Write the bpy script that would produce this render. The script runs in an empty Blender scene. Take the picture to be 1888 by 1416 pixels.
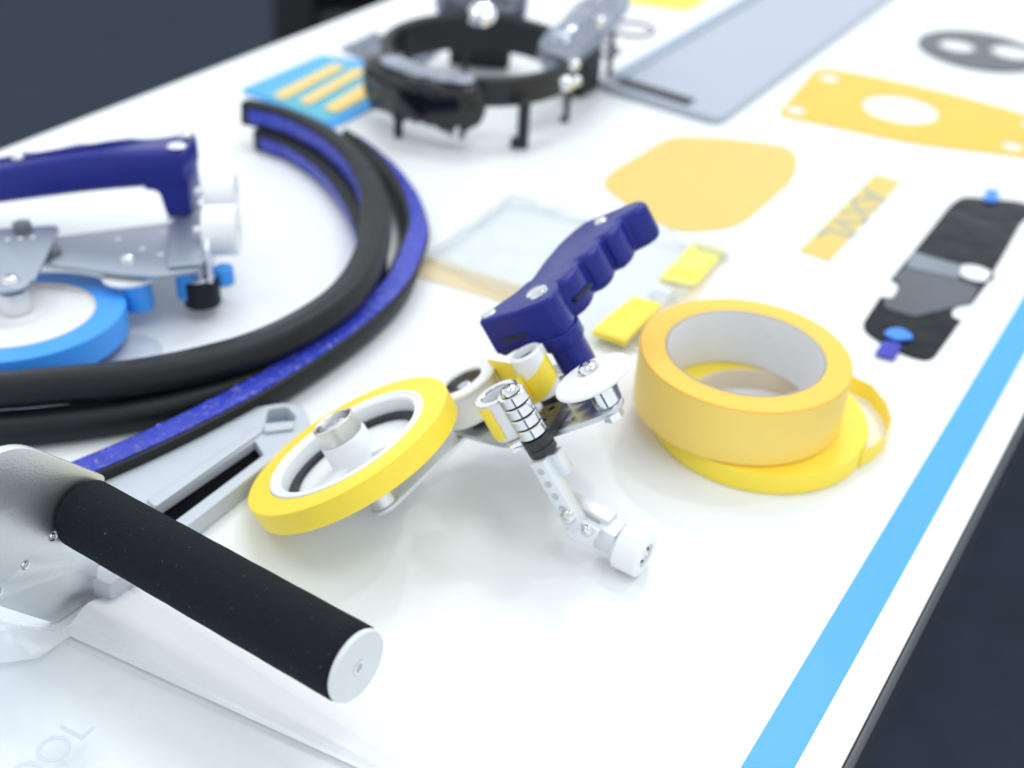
import bpy, bmesh, math, random
from mathutils import Matrix, Vector, noise

random.seed(7)
sc = bpy.context.scene
COL = sc.collection

# ------------------------------------------------------------------ camera
cd = bpy.data.cameras.new("camera")
cd.sensor_width = 36.0
cd.lens = 44.81
cd.clip_start = 0.01
cd.clip_end = 60.0
cd.dof.use_dof = True
cd.dof.focus_distance = 0.487
cd.dof.aperture_fstop = 5.8
cam = bpy.data.objects.new("camera", cd)
COL.objects.link(cam)
cam.matrix_world = Matrix((
    (0.846844, -0.333477, 0.414305, 0.0),
    (0.529018, 0.448715, -0.720274, 0.0),
    (0.054290, 0.829134, 0.556407, 0.37),
    (0, 0, 0, 1)))
sc.camera = cam

# ------------------------------------------------------------------ world: the even cool light of a bright hall
w = bpy.data.worlds.new("World")
sc.world = w
w.use_nodes = True
bgn = w.node_tree.nodes["Background"]
wn, wl = w.node_tree.nodes, w.node_tree.links
wtc = wn.new('ShaderNodeTexCoord'); wsp = wn.new('ShaderNodeSeparateXYZ'); wmr = wn.new('ShaderNodeMapRange'); wrp = wn.new('ShaderNodeMix')
wl.new(wtc.outputs['Generated'], wsp.inputs[0])
wmr.inputs[1].default_value = -0.1; wmr.inputs[2].default_value = 1.0
wmr.interpolation_type = 'SMOOTHSTEP'
wl.new(wsp.outputs['Z'], wmr.inputs[0])
wrp.data_type = 'RGBA'
wrp.inputs[6].default_value = (1.0, 1.05, 1.10, 1)     # lit stands around the table
wrp.inputs[7].default_value = (0.62, 0.655, 0.69, 1)     # dim ceiling between the lamps
wl.new(wmr.outputs[0], wrp.inputs[0])
wl.new(wrp.outputs[2], bgn.inputs[0])
bgn.inputs[1].default_value = 1.0

# ------------------------------------------------------------------ ceiling lamps of the hall
def ceiling_lamp(name, loc, size, power, shape='RECTANGLE', size_y=None, target=(-0.3, 0.6, 0), color=(0.94, 0.98, 1.0)):
    ld = bpy.data.lights.new(name, 'AREA')
    ld.shape = shape
    ld.size = size
    if size_y: ld.size_y = size_y
    ld.energy = power
    ld.color = color
    o = bpy.data.objects.new(name, ld)
    COL.objects.link(o)
    o.location = loc
    d = Vector(target) - Vector(loc)
    o.rotation_euler = d.to_track_quat('-Z', 'Y').to_euler()
    return o
ceiling_lamp("ceiling_panel_lamp", (-0.9, 1.5, 2.1), 1.2, 11, size_y=0.5)
ceiling_lamp("ceiling_panel_lamp", (0.5, 0.5, 2.2), 1.2, 7.5, size_y=0.5)
ceiling_lamp("ceiling_panel_lamp", (-1.3, -0.1, 2.2), 1.2, 6, size_y=0.5)
ceiling_lamp("ceiling_spot_lamp", (-0.7, 2.4, 2.0), 0.10, 5, 'DISK')
ceiling_lamp("ceiling_spot_lamp", (0.1, 1.6, 2.2), 0.10, 4, 'DISK')

sc.view_settings.view_transform = 'Standard'
sc.view_settings.look = 'None'
sc.view_settings.exposure = 0.28
sc.view_settings.gamma = 1.0
sc.cycles.use_denoising = True
sc.cycles.max_bounces = 10
sc.cycles.transparent_max_bounces = 12

# ------------------------------------------------------------------ materials
def mat(name, col, rough=0.5, metal=0.0, var=0.05, vscale=40.0, bump=0.0, bscale=300.0, spec=0.5,
        rvar=0.08, coat=0.0, sss=0.0, stretch=None, transm=0.0, bdist=0.001, rings=0, specks=0, speckt=0.70, speckc=0.22):
    m = bpy.data.materials.new(name)
    m.use_nodes = True
    nt = m.node_tree
    N, L = nt.nodes, nt.links
    b = N["Principled BSDF"]
    b.inputs['Roughness'].default_value = rough
    b.inputs['Metallic'].default_value = metal
    b.inputs['Specular IOR Level'].default_value = spec
    b.inputs['Coat Weight'].default_value = coat
    if sss:
        b.inputs['Subsurface Weight'].default_value = sss
        b.inputs['Subsurface Radius'].default_value = (1, 1, 1)
        b.inputs['Subsurface Scale'].default_value = 0.002
    if transm:
        b.inputs['Transmission Weight'].default_value = transm
    tc = N.new('ShaderNodeTexCoord')
    mp = N.new('ShaderNodeMapping')
    L.new(tc.outputs['Object'], mp.inputs['Vector'])
    if stretch: mp.inputs['Scale'].default_value = stretch
    nz = N.new('ShaderNodeTexNoise')
    nz.inputs['Scale'].default_value = vscale
    nz.inputs['Detail'].default_value = 5
    L.new(mp.outputs['Vector'], nz.inputs['Vector'])
    mx = N.new('ShaderNodeMix')
    mx.data_type = 'RGBA'
    c = Vector(col)
    mx.inputs[6].default_value = (*(c * (1 - var)), 1)
    mx.inputs[7].default_value = (*[min(1, k * (1 + var)) for k in c], 1)
    L.new(nz.outputs['Fac'], mx.inputs[0])
    L.new(mx.outputs[2], b.inputs['Base Color'])
    mr = N.new('ShaderNodeMapRange')
    mr.inputs[3].default_value = max(0.02, rough - rvar)
    mr.inputs[4].default_value = min(1, rough + rvar)
    L.new(nz.outputs['Fac'], mr.inputs[0])
    L.new(mr.outputs[0], b.inputs['Roughness'])
    if rings:                                                # faint wound layers of a roll, concentric about its axis
        wv = N.new('ShaderNodeTexWave'); wv.wave_type = 'RINGS'; wv.rings_direction = 'Z'
        wv.inputs['Scale'].default_value = rings; wv.inputs['Distortion'].default_value = 1.5; wv.inputs['Detail'].default_value = 3
        L.new(tc.outputs['Object'], wv.inputs['Vector'])
        mw = N.new('ShaderNodeMix'); mw.data_type = 'RGBA'; mw.blend_type = 'MULTIPLY'
        mw.inputs[7].default_value = (0.955, 0.935, 0.90, 1)
        L.new(wv.outputs['Fac'], mw.inputs[0]); L.new(mx.outputs[2], mw.inputs[6])
        L.new(mw.outputs[2], b.inputs['Base Color'])
    if specks:                                               # sparse pale lint or frosted flecks
        n3 = N.new('ShaderNodeTexNoise'); n3.inputs['Scale'].default_value = specks; n3.inputs['Detail'].default_value = 2
        L.new(mp.outputs['Vector'], n3.inputs['Vector'])
        r3 = N.new('ShaderNodeMapRange'); r3.inputs[1].default_value = speckt; r3.inputs[2].default_value = speckt + .08
        L.new(n3.outputs['Fac'], r3.inputs[0])
        m3 = N.new('ShaderNodeMix'); m3.data_type = 'RGBA'
        m3.inputs[7].default_value = (*[min(1, 0.5 * k + speckc) for k in col], 1)
        L.new(r3.outputs[0], m3.inputs[0]); L.new(mx.outputs[2], m3.inputs[6])
        L.new(m3.outputs[2], b.inputs['Base Color'])
    if bump:
        n2 = N.new('ShaderNodeTexNoise')
        n2.inputs['Scale'].default_value = bscale
        n2.inputs['Detail'].default_value = 4
        L.new(mp.outputs['Vector'], n2.inputs['Vector'])
        bp = N.new('ShaderNodeBump')
        bp.inputs['Strength'].default_value = bump
        bp.inputs['Distance'].default_value = bdist
        L.new(n2.outputs['Fac'], bp.inputs['Height'])
        L.new(bp.outputs['Normal'], b.inputs['Normal'])
    return m

def mat_film(name, col, alpha, rough=0.25, bump=0.3, bscale=18.0):
    """thin clear or tinted film: see-through with a soft gloss"""
    m = mat(name, col, rough, bump=bump, bscale=bscale, var=0.04)
    nt = m.node_tree
    b = nt.nodes["Principled BSDF"]
    out = nt.nodes["Material Output"]
    t = nt.nodes.new('ShaderNodeBsdfTransparent')
    t.inputs[0].default_value = (*[0.85 + 0.15 * k for k in col], 1)
    mx = nt.nodes.new('ShaderNodeMixShader')
    mx.inputs[0].default_value = alpha
    nt.links.new(t.outputs[0], mx.inputs[1])
    nt.links.new(b.outputs[0], mx.inputs[2])
    nt.links.new(mx.outputs[0], out.inputs[0])
    return m

M = dict(
    table=mat("white_laminate", (0.80, 0.825, 0.835), 0.36, var=0.012, vscale=9, rvar=0.06, spec=0.4),
    stripe=mat("blue_vinyl_stripe", (0.055, 0.36, 0.86), 0.4, var=0.02, vscale=20),
    trim=mat("black_edge_trim", (0.03, 0.038, 0.05), 0.35, var=0.1),
    carpet=mat("dark_carpet", (0.036, 0.048, 0.070), 0.95, var=0.28, vscale=14, bump=0.8, bscale=500, spec=0.1),
    blue=mat("blue_handle_plastic", (0.012, 0.018, 0.20), 0.30, var=0.06, bump=0.06, bscale=900, spec=0.26),
    whitep=mat("white_plastic", (0.84, 0.86, 0.87), 0.36, var=0.02),
    core=mat("white_cardboard_core", (0.75, 0.76, 0.78), 0.7, var=0.04, vscale=120, bump=0.15, bscale=600),
    chrome=mat("polished_steel", (0.72, 0.74, 0.75), 0.10, 1.0, var=0.05, rvar=0.04),
    alu=mat("satin_aluminium", (0.72, 0.73, 0.73), 0.32, 1.0, var=0.05, vscale=25, rvar=0.06, bump=0.06, bscale=700),
    alulight=mat("bead_blasted_aluminium", (0.77, 0.80, 0.83), 0.44, 0.55, var=0.03, bump=0.1, bscale=1500),
    plate=mat("brushed_steel_plate", (0.58, 0.60, 0.63), 0.30, 1.0, var=0.06, vscale=30, rvar=0.07, bump=0.05, bscale=300),
    darkm=mat("black_anodised_metal", (0.02, 0.021, 0.024), 0.3, var=0.1, bump=0.05),
    black=mat("matte_black", (0.010, 0.010, 0.012), 0.55, var=0.2),
    rubber=mat("black_rubber", (0.009, 0.0105, 0.0125), 0.45, var=0.25, vscale=60, bump=0.12, bscale=250, spec=0.28),
    foam=mat("black_foam", (0.009, 0.0105, 0.0135), 0.85, var=0.35, vscale=250, bump=0.8, bscale=1100, spec=0.18, specks=620, speckt=.71, speckc=.09),
    liner=mat("blue_liner_film", (0.030, 0.048, 0.43), 0.26, var=0.3, vscale=120, bump=0.8, bscale=260, specks=340, speckt=.62, speckc=.13, spec=0.4),
    yellow=mat("yellow_tape", (0.96, 0.745, 0.058), 0.45, var=0.03, vscale=70, rings=190, bump=0.08, bscale=500),
    yellowband=mat("yellow_tape_band", (0.95, 0.74, 0.058), 0.42, var=0.03, vscale=70, bump=0.06, bscale=500),
    satin=mat("satin_steel_plate", (0.46, 0.51, 0.58), 0.42, 0.92, var=0.05, vscale=30, rvar=0.05, bump=0.05, bscale=500),
    sideplate=mat("satin_side_plate", (0.76, 0.79, 0.81), 0.36, 1.0, var=0.04, vscale=40, rvar=0.06, bump=0.08, bscale=1200),
    yellowr=mat("lemon_yellow_tape", (0.95, 0.74, 0.06), 0.45, var=0.03, vscale=70, bump=0.06, bscale=500),
    orange=mat("orange_masking_tape", (0.98, 0.575, 0.078), 0.55, var=0.03, vscale=90, rings=190, bump=0.12, bscale=600),
    orangeside=mat("orange_tape_backing", (0.92, 0.66, 0.15), 0.42, var=0.03, vscale=60, bump=0.08, bscale=400),
    tapeblue=mat("sky_blue_tape", (0.05, 0.33, 0.86), 0.42, var=0.03, vscale=60),
    tan=mat("tan_card_core", (0.78, 0.66, 0.50), 0.7, var=0.06, vscale=80),
    greyp=mat("grey_painted_panel", (0.40, 0.44, 0.52), 0.4, var=0.02, vscale=10),
    greyd=mat("grey_panel_edge", (0.30, 0.36, 0.45), 0.4, var=0.05),
    greyt=mat("light_grey_plastic", (0.50, 0.54, 0.60), 0.38, var=0.04, bump=0.08, bscale=900),
    gasket=mat("dark_grey_gasket", (0.125, 0.135, 0.15), 0.6, var=0.05),
    glossblack=mat("glossy_black_plastic", (0.006, 0.0065, 0.008), 0.14, var=0.2, rvar=0.08, bump=0.25, bscale=90),
    satinblack=mat("satin_black_plastic", (0.008, 0.009, 0.011), 0.5, var=0.15),
    filmblack=mat("glossy_black_film", (0.008, 0.009, 0.012), 0.10, var=0.2, rvar=0.06, bump=0.8, bscale=11, bdist=.006, spec=0.16),
    bluetab=mat("blue_tab", (0.03, 0.24, 0.86), 0.4, var=0.05),
    indigo=mat("indigo_tab", (0.02, 0.025, 0.40), 0.45, var=0.08),
    teal=mat("teal_film", (0.07, 0.42, 0.55), 0.35, var=0.04),
    cyan=mat("azure_card", (0.03, 0.36, 0.88), 0.4, var=0.04),
    amber=mat("amber_film", (0.90, 0.60, 0.16), 0.3, var=0.03),
    paper=mat("white_paper", (0.80, 0.82, 0.84), 0.6, var=0.02, bump=0.1, bscale=200),
    ink=mat("grey_ink", (0.58, 0.63, 0.70), 0.6, var=0.05),
    neon=mat("neon_yellow_card", (0.95, 0.86, 0.08), 0.5, var=0.02),
    darkred=mat("dark_wire", (0.16, 0.07, 0.12), 0.4, var=0.3, vscale=60),
    cream=mat("cream_tape", (0.86, 0.72, 0.44), 0.5, var=0.03),
    inky=mat("pencil_grey_print", (0.42, 0.42, 0.30), 0.6, var=0.1, vscale=200),
)
M['amberfilm'] = mat_film("translucent_amber_film", (0.78, 0.51, 0.030), 0.97, 0.3, 0.1)
M['amberpale'] = mat_film("pale_amber_film", (0.82, 0.61, 0.16), 0.86, 0.35, 0.1)
M['clear'] = mat_film("clear_plastic_film", (0.76, 0.80, 0.81), 0.10, 0.16, 0.9, 30)
M['haze'] = mat_film("milky_plastic_film", (0.93, 0.96, 0.98), 0.11, 0.25, 0.5, 14)
M['greyfilm'] = mat_film("grey_plastic_film", (0.16, 0.20, 0.27), 0.7, 0.2, 0.5, 30)

# ------------------------------------------------------------------ builders
def link(name, me, material, parent=None, angle=35):
    o = bpy.data.objects.new(name, me)
    COL.objects.link(o)
    if material is not None and not me.materials:
        me.materials.append(material)
    for p in me.polygons: p.use_smooth = True
    me.set_sharp_from_angle(angle=math.radians(angle))
    if parent is not None: o.parent = parent
    return o

def tag(o, label, cat, group=None, kind=None):
    o['label'] = label
    if cat: o['category'] = cat
    if group: o['group'] = group
    if kind: o['kind'] = kind
    return o

def thing(name, label, cat, matrix=None, group=None):
    o = bpy.data.objects.new(name, None)
    o.empty_display_size = 0.02
    COL.objects.link(o)
    if matrix is not None: o.matrix_world = matrix
    return tag(o, label, cat, group)

def frame(o, x, y, z):
    return Matrix(((x[0], y[0], z[0], o[0]), (x[1], y[1], z[1], o[1]), (x[2], y[2], z[2], o[2]), (0, 0, 0, 1)))

def axis_frame(o, z, hint=(0, 0, 1)):
    z = Vector(z).normalized()
    h = Vector(hint)
    if abs(z.dot(h.normalized())) > 0.98: h = Vector((1, 0, 0))
    x = h.cross(z).normalized()
    y = z.cross(x)
    return frame(o, x, y, z)

def lathe_me(prof, seg=64, closed=True, a0=0.0, a1=2 * math.pi, name="lathe"):
    """revolve (r, h) profile about local z"""
    bm = bmesh.new()
    full = abs(a1 - a0 - 2 * math.pi) < 1e-6
    n = seg if full else seg + 1
    rings = []
    for i in range(n):
        a = a0 + (a1 - a0) * i / seg
        rings.append([bm.verts.new((max(r, 1e-6) * math.cos(a), max(r, 1e-6) * math.sin(a), h)) for r, h in prof])
    m = len(prof)
    for i in range(seg):
        A, B = rings[i], rings[(i + 1) % n]
        for j in range(m if closed else m - 1):
            k = (j + 1) % m
            bm.faces.new((A[j], B[j], B[k], A[k]))
    if not full and closed:
        bm.faces.new(rings[0]); bm.faces.new(rings[-1][::-1])
    bmesh.ops.remove_doubles(bm, verts=bm.verts, dist=2e-6)
    bmesh.ops.recalc_face_normals(bm, faces=bm.faces)
    me = bpy.data.meshes.new(name)
    bm.to_mesh(me); bm.free()
    return me

def ring_prof(ri, ro, h0, h1, bv=0.0004):
    """closed profile of a ring with bevelled edges"""
    return [(ri, h0 + bv), (ri + bv, h0), (ro - bv, h0), (ro, h0 + bv), (ro, h1 - bv), (ro - bv, h1), (ri + bv, h1), (ri, h1 - bv)]

def disc_prof(r, h0, h1, bv=0.0004):
    return [(0, h0), (r - bv, h0), (r, h0 + bv), (r, h1 - bv), (r - bv, h1), (0, h1)]

def lathe(name, prof, material, parent=None, mx=None, seg=64, closed=True, **k):
    me = lathe_me(prof, seg, closed, name=name, **k)
    if mx is not None: me.transform(mx)
    return link(name, me, material, parent)

def at_(a, b, h=0.0):
    return Matrix.Translation((a, b, h))

def dome_screw_prof(r, h0, hh):
    """button-head screw with a hex socket dimple"""
    return [(0, h0 + hh * 0.45), (r * 0.38, h0 + hh * 0.45), (r * 0.42, h0 + hh), (r * 0.70, h0 + hh * 0.85), (r * 0.92, h0 + hh * 0.45), (r, h0), (r * 0.6, h0 - 0.0006), (0, h0 - 0.0006)]

def rounded(points, rad, n=5):
    """outline with rounded corners; rad number or list"""
    out = []
    P = [Vector(p) for p in points]
    for i, p in enumerate(P):
        r = rad[i] if isinstance(rad, (list, tuple)) else rad
        a, b = P[i - 1], P[(i + 1) % len(P)]
        da, db = (a - p), (b - p)
        la, lb = da.length, db.length
        if r <= 0 or la < 1e-7 or lb < 1e-7:
            out.append(p); continue
        da /= la; db /= lb
        t = min(r, la * 0.49, lb * 0.49)
        for k in range(n + 1):
            s = k / n
            out.append((p + da * t) * (1 - s) ** 2 + p * 2 * s * (1 - s) + (p + db * t) * s ** 2)
    return [tuple(v) for v in out]

def smooth_loop(points, n=6):
    P = [Vector(p) for p in points]
    out = []
    for i in range(len(P)):
        p0, p1, p2, p3 = P[i - 1], P[i], P[(i + 1) % len(P)], P[(i + 2) % len(P)]
        for k in range(n):
            t = k / n
            out.append(tuple(0.5 * ((2 * p1) + (p2 - p0) * t + (2 * p0 - 5 * p1 + 4 * p2 - p3) * t * t + (3 * p1 - p0 - 3 * p2 + p3) * t ** 3)))
    return out

def circle(cx, cy, r, n=28, ry=None):
    return [(cx + r * math.cos(2 * math.pi * i / n), cy + (ry or r) * math.sin(2 * math.pi * i / n)) for i in range(n)]

def slab_me(outline, z0, z1, holes=(), bevel=0.0, name="slab", res=2):
    """solid plate from a 2D outline with holes, rounded edges"""
    cu = bpy.data.curves.new(name, 'CURVE')
    cu.dimensions = '2D'
    cu.fill_mode = 'BOTH'
    for loop in [outline] + list(holes):
        sp = cu.splines.new('POLY')
        sp.points.add(len(loop) - 1)
        for i, p in enumerate(loop): sp.points[i].co = (p[0] * 100, p[1] * 100, 0, 1)
        sp.use_cyclic_u = True
    th = (z1 - z0) * 100
    bv = min(bevel * 100, th * 0.49)
    cu.extrude = th / 2 - bv
    cu.bevel_depth = bv
    cu.bevel_resolution = res
    cu.offset = -bv
    ob = bpy.data.objects.new(name, cu)
    COL.objects.link(ob)
    me = bpy.data.meshes.new_from_object(ob.evaluated_get(bpy.context.evaluated_depsgraph_get()))
    bpy.data.objects.remove(ob); bpy.data.curves.remove(cu)
    me.name = name
    me.materials.clear()
    bm = bmesh.new(); bm.from_mesh(me)
    bmesh.ops.remove_doubles(bm, verts=bm.verts, dist=1e-4)
    bmesh.ops.scale(bm, vec=(0.01,) * 3, verts=bm.verts)
    bmesh.ops.translate(bm, vec=(0, 0, (z0 + z1) / 2), verts=bm.verts)
    bmesh.ops.recalc_face_normals(bm, faces=bm.faces)
    bm.to_mesh(me); bm.free()
    return me

def slab(name, outline, z0, z1, material, parent=None, holes=(), bevel=0.0, mx=None, res=2):
    me = slab_me(outline, z0, z1, holes, bevel, name, res)
    if mx is not None: me.transform(mx)
    return link(name, me, material, parent)

def box_me(sx, sy, sz, bevel=0.0, seg=2, name="box"):
    bm = bmesh.new()
    bmesh.ops.create_cube(bm, size=1)
    bmesh.ops.scale(bm, vec=(sx, sy, sz), verts=bm.verts)
    if bevel: bmesh.ops.bevel(bm, geom=bm.edges, offset=bevel, segments=seg, affect='EDGES', profile=0.5)
    me = bpy.data.meshes.new(name)
    bm.to_mesh(me); bm.free()
    return me

def box(name, sx, sy, sz, material, parent=None, mx=None, bevel=0.0004, seg=2):
    me = box_me(sx, sy, sz, bevel, seg, name)
    if mx is not None: me.transform(mx)
    return link(name, me, material, parent)

def resample(pts, n):
    P = [Vector(p) for p in pts]
    P = [2 * P[0] - P[1]] + P + [2 * P[-1] - P[-2]]
    dense = []
    for i in range(1, len(P) - 2):
        for k in range(24):
            t = k / 24
            p0, p1, p2, p3 = P[i - 1], P[i], P[i + 1], P[i + 2]
            dense.append((0.5 * ((2 * p1) + (p2 - p0) * t + (2 * p0 - 5 * p1 + 4 * p2 - p3) * t * t + (3 * p1 - p0 - 3 * p2 + p3) * t ** 3), (i - 1 + t) / (len(P) - 3)))
    dense.append((P[-2], 1.0))
    L = [0]
    for a, b in zip(dense, dense[1:]): L.append(L[-1] + (b[0] - a[0]).length)
    out = []
    j = 0
    for i in range(n):
        s = L[-1] * i / (n - 1)
        while j < len(L) - 2 and L[j + 1] < s: j += 1
        t = (s - L[j]) / max(1e-9, L[j + 1] - L[j])
        out.append((dense[j][0].lerp(dense[j + 1][0], t), dense[j][1] + (dense[j + 1][1] - dense[j][1]) * t))
    return out

def sweep_me(path, section, dirs, n=160, jitter=None, name="sweep"):
    """sweep a (u, v) section along path; dirs: list of vectors giving u along the path"""
    R = resample(path, n)
    bm = bmesh.new()
    rings = []
    for i, (p, t) in enumerate(R):
        a = R[max(0, i - 1)][0]; b = R[min(n - 1, i + 1)][0]
        tg = (b - a).normalized()
        f = t * (len(dirs) - 1); k = min(int(f), len(dirs) - 2)
        wv = Vector(dirs[k]).lerp(Vector(dirs[k + 1]), f - k)
        u = (wv - tg * wv.dot(tg)).normalized()
        v = tg.cross(u)
        ring = []
        for j, (su, sv) in enumerate(section):
            q = p + u * su + v * sv
            if jitter: q = q + u * jitter(i, j, q)
            ring.append(bm.verts.new(q))
        rings.append(ring)
    m = len(section)
    for A, B in zip(rings, rings[1:]):
        for j in range(m):
            bm.faces.new((A[j], A[(j + 1) % m], B[(j + 1) % m], B[j]))
    bm.faces.new(rings[0]); bm.faces.new(rings[-1][::-1])
    bmesh.ops.recalc_face_normals(bm, faces=bm.faces)
    me = bpy.data.meshes.new(name)
    bm.to_mesh(me); bm.free()
    return me

def sheet_me(q, nu, nv, z, amp, scale, seed, lift=None, th=0.0003, name="sheet"):
    """thin crumpled sheet over the quad q (4 xy corners)"""
    q = [Vector(p) for p in q]
    bm = bmesh.new()
    top = {}
    for lay in (0, 1):
        for i in range(nu + 1):
            for j in range(nv + 1):
                s, t = i / nu, j / nv
                p = q[0].lerp(q[1], s).lerp(q[3].lerp(q[2], s), t)
                h = z + amp * abs(noise.noise(Vector((p.x * scale, p.y * scale, seed)))) + 0.4 * amp * abs(noise.noise(Vector((p.x * scale * 2.7, p.y * scale * 2.7, seed + 5))))
                if lift: h += lift(s, t)
                top[lay, i, j] = bm.verts.new((p.x, p.y, h + (th if lay else 0)))
    for i in range(nu):
        for j in range(nv):
            for lay in (0, 1):
                f = (top[lay, i, j], top[lay, i + 1, j], top[lay, i + 1, j + 1], top[lay, i, j + 1])
                bm.faces.new(f if lay else f[::-1])
    for i in range(nu):
        for j in (0, nv): bm.faces.new((top[0, i, j], top[0, i + 1, j], top[1, i + 1, j], top[1, i, j]))
    for j in range(nv):
        for i in (0, nu): bm.faces.new((top[0, i, j], top[0, i, j + 1], top[1, i, j + 1], top[1, i, j]))
    bmesh.ops.recalc_face_normals(bm, faces=bm.faces)
    me = bpy.data.meshes.new(name)
    bm.to_mesh(me); bm.free()
    return me

def text_me(s, size, extrude, name, bold=0.0):
    cu = bpy.data.curves.new(name, 'FONT')
    cu.body = s; cu.size = size * 100; cu.extrude = extrude * 100; cu.align_x = 'CENTER'; cu.align_y = 'CENTER'; cu.offset = bold * 100
    ob = bpy.data.objects.new(name, cu)
    COL.objects.link(ob)
    me = bpy.data.meshes.new_from_object(ob.evaluated_get(bpy.context.evaluated_depsgraph_get()))
    bpy.data.objects.remove(ob); bpy.data.curves.remove(cu)
    me.materials.clear()
    me.transform(Matrix.Scale(0.01, 4))
    return me

MM = 0.001
def mm(pts): return [tuple(c * MM for c in p) for p in pts]

# ================================================================== SETTING
fl = slab("floor", [(-7, -4), (4, -4), (4, 8), (-7, 8)], -0.76, -0.74, M['carpet'])
tag(fl, "dark blue grey carpeted floor below the table", None, kind="structure")

t = thing("exhibition_table", "white laminate table top with black edge trim and a blue line along its edge", "table", Matrix.Translation((-0.376, 0.8, -0.74)))
off = Matrix.Translation((0.376, -0.8, 0.74))
slab("table_top", [(-0.708, -0.7), (-0.0445, -0.7), (-0.0445, 2.4), (-0.708, 2.4)], -0.030, 0.0, M['table'], t, mx=off, bevel=0.0006)
for x0, x1 in ((-0.0444, -0.0405), (-0.7112, -0.7081)):
    slab("edge_trim", [(x0, -0.7), (x1, -0.7), (x1, 2.4), (x0, 2.4)], -0.031, -0.0012, M['trim'], t, mx=off, bevel=0.0009)
slab("edge_stripe", [(-0.0752, -0.7), (-0.0588, -0.7), (-0.0588, 2.4), (-0.0752, 2.4)], 0.00005, 0.0003, M['stripe'], t, mx=off)
for x in (-0.66, -0.10):
    for y in (-0.6, 2.3):
        box("table_leg", 0.05, 0.05, 0.709, M['darkm'], t, off @ Matrix.Translation((x, y, -0.3855)), 0.004)

# dark case standing on the floor behind the table
cs = thing("equipment_case", "black equipment case with an upright corner post standing behind the table", "case", Matrix.Translation((-1.5, 1.9, -0.74)) @ Matrix.Rotation(0.75, 4, 'Z'))
box("case_body", 0.66, 0.40, 0.40, mat("dark_grey_case_shell", (0.028, 0.030, 0.036), 0.5, var=0.15), cs, Matrix.Translation((0.24, 0.0, 0.205)), 0.03, 4)
box("case_lid", 0.70, 0.43, 0.055, M['black'], cs, Matrix.Translation((0.24, 0.0, 0.44)), 0.02, 4)
box("corner_post", 0.07, 0.07, 0.62, M['black'], cs, Matrix.Translation((-0.115, -0.20, 0.31)), 0.015, 3)

# ================================================================== TAPE APPLICATOR WITH YELLOW TAPE
O = (-0.28295, 0.35071, 0.03545)
E1 = (0.553736, 0.698338, 0.453543); E2 = (-0.651840, 0.702457, -0.285761); EN = (-0.518152, -0.137401, 0.844180)
TM = frame(O, E1, E2, EN)
ap = thing("tape_applicator", "hand tape applicator with blue grip and yellow tape roll lying tilted on the table", "tape applicator", TM, "tape applicators on the table")

# plate, arm
pl = rounded(mm([(41, 27), (57.9, -15), (67, -26.5), (99, -43), (106, -44), (112, -39), (113, -30), (119, 8), (113, 22), (84, 48), (58, 46)]), [.002, .004, .004, .006, .006, .006, .006, .006, .006, .008, .008])
slot = rounded(mm([(80, -19), (90, -22.5), (91, -20), (81, -16.5)]), 0.0012)
slab("base_plate", pl, -0.0335, -0.031, M['plate'], ap, holes=[slot, circle(.0885, -.0305, .0013)], bevel=0.0003)
arm = [(7 * math.cos(a) * MM, 7 * math.sin(a) * MM) for a in [math.radians(123 + 18 * i) for i in range(11)]] + mm([(52, 26), (44, 38)])
slab("roll_arm", arm, -0.0357, -0.0337, M['alulight'], ap, bevel=0.0004)
lathe("arm_spacer", disc_prof(.0062, -.0336, -.0112), M['alu'], ap)

# the tape roll on its hub
lathe("tape_roll", [(.0386, -.0105), (.0494, -.0105), (.0497, -.0101), (.0498, -.0004), (.0494, 0), (.0386, 0)], M['yellow'], ap, seg=128)
hb = lathe("roll_core", [(.0335, -.0110), (.0385, -.0110), (.0385, .0003), (.0380, .0008), (.0368, .0008), (.0364, .0002), (.0345, .0002), (.0335, -.0008)], M['whitep'], ap, seg=96)
lathe("hub_disc", ring_prof(.006, .0334, -.0108, -.0094), M['whitep'], ap, seg=64)
lathe("rubber_ring", ring_prof(.0292, .0333, -.0093, -.0068), M['black'], ap, seg=64)
lathe("hub", [(.004, -.0093), (.0112, -.0093), (.0108, .0030), (.0104, .0036), (.004, .0036)], M['whitep'], ap)
hc = lathe("hub_cap", [(.0082, .0060), (.0085, .0116), (.0090, .0120), (.0097, .0116), (.0098, .0038), (.0040, .0038), (.0040, .0060)], M['alu'], ap)
lathe("hub_screw", [(r, h + .0068) for r, h in dome_screw_prof(.0066, .0010, .0030)], M['alu'], hc)
for ang in (3.75,):
    box("rim_clip", 0.0045, 0.009, 0.003, M['whitep'], ap, Matrix.Rotation(ang, 4, 'Z') @ at_(.0318, 0, -.0052), 0.0005)
for ang in (-0.35, 1.75, 3.85):
    box("hub_spoke", 0.0225, 0.010, 0.0028, M['whitep'], ap, Matrix.Rotation(ang, 4, 'Z') @ at_(.0206, 0, -.0079), 0.0006)
box("tape_splice", 0.0003, 0.0012, 0.0095, M['cream'], ap, Matrix.Rotation(1.62, 4, 'Z') @ at_(.0334, 0, -.0055), 0.0)

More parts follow.
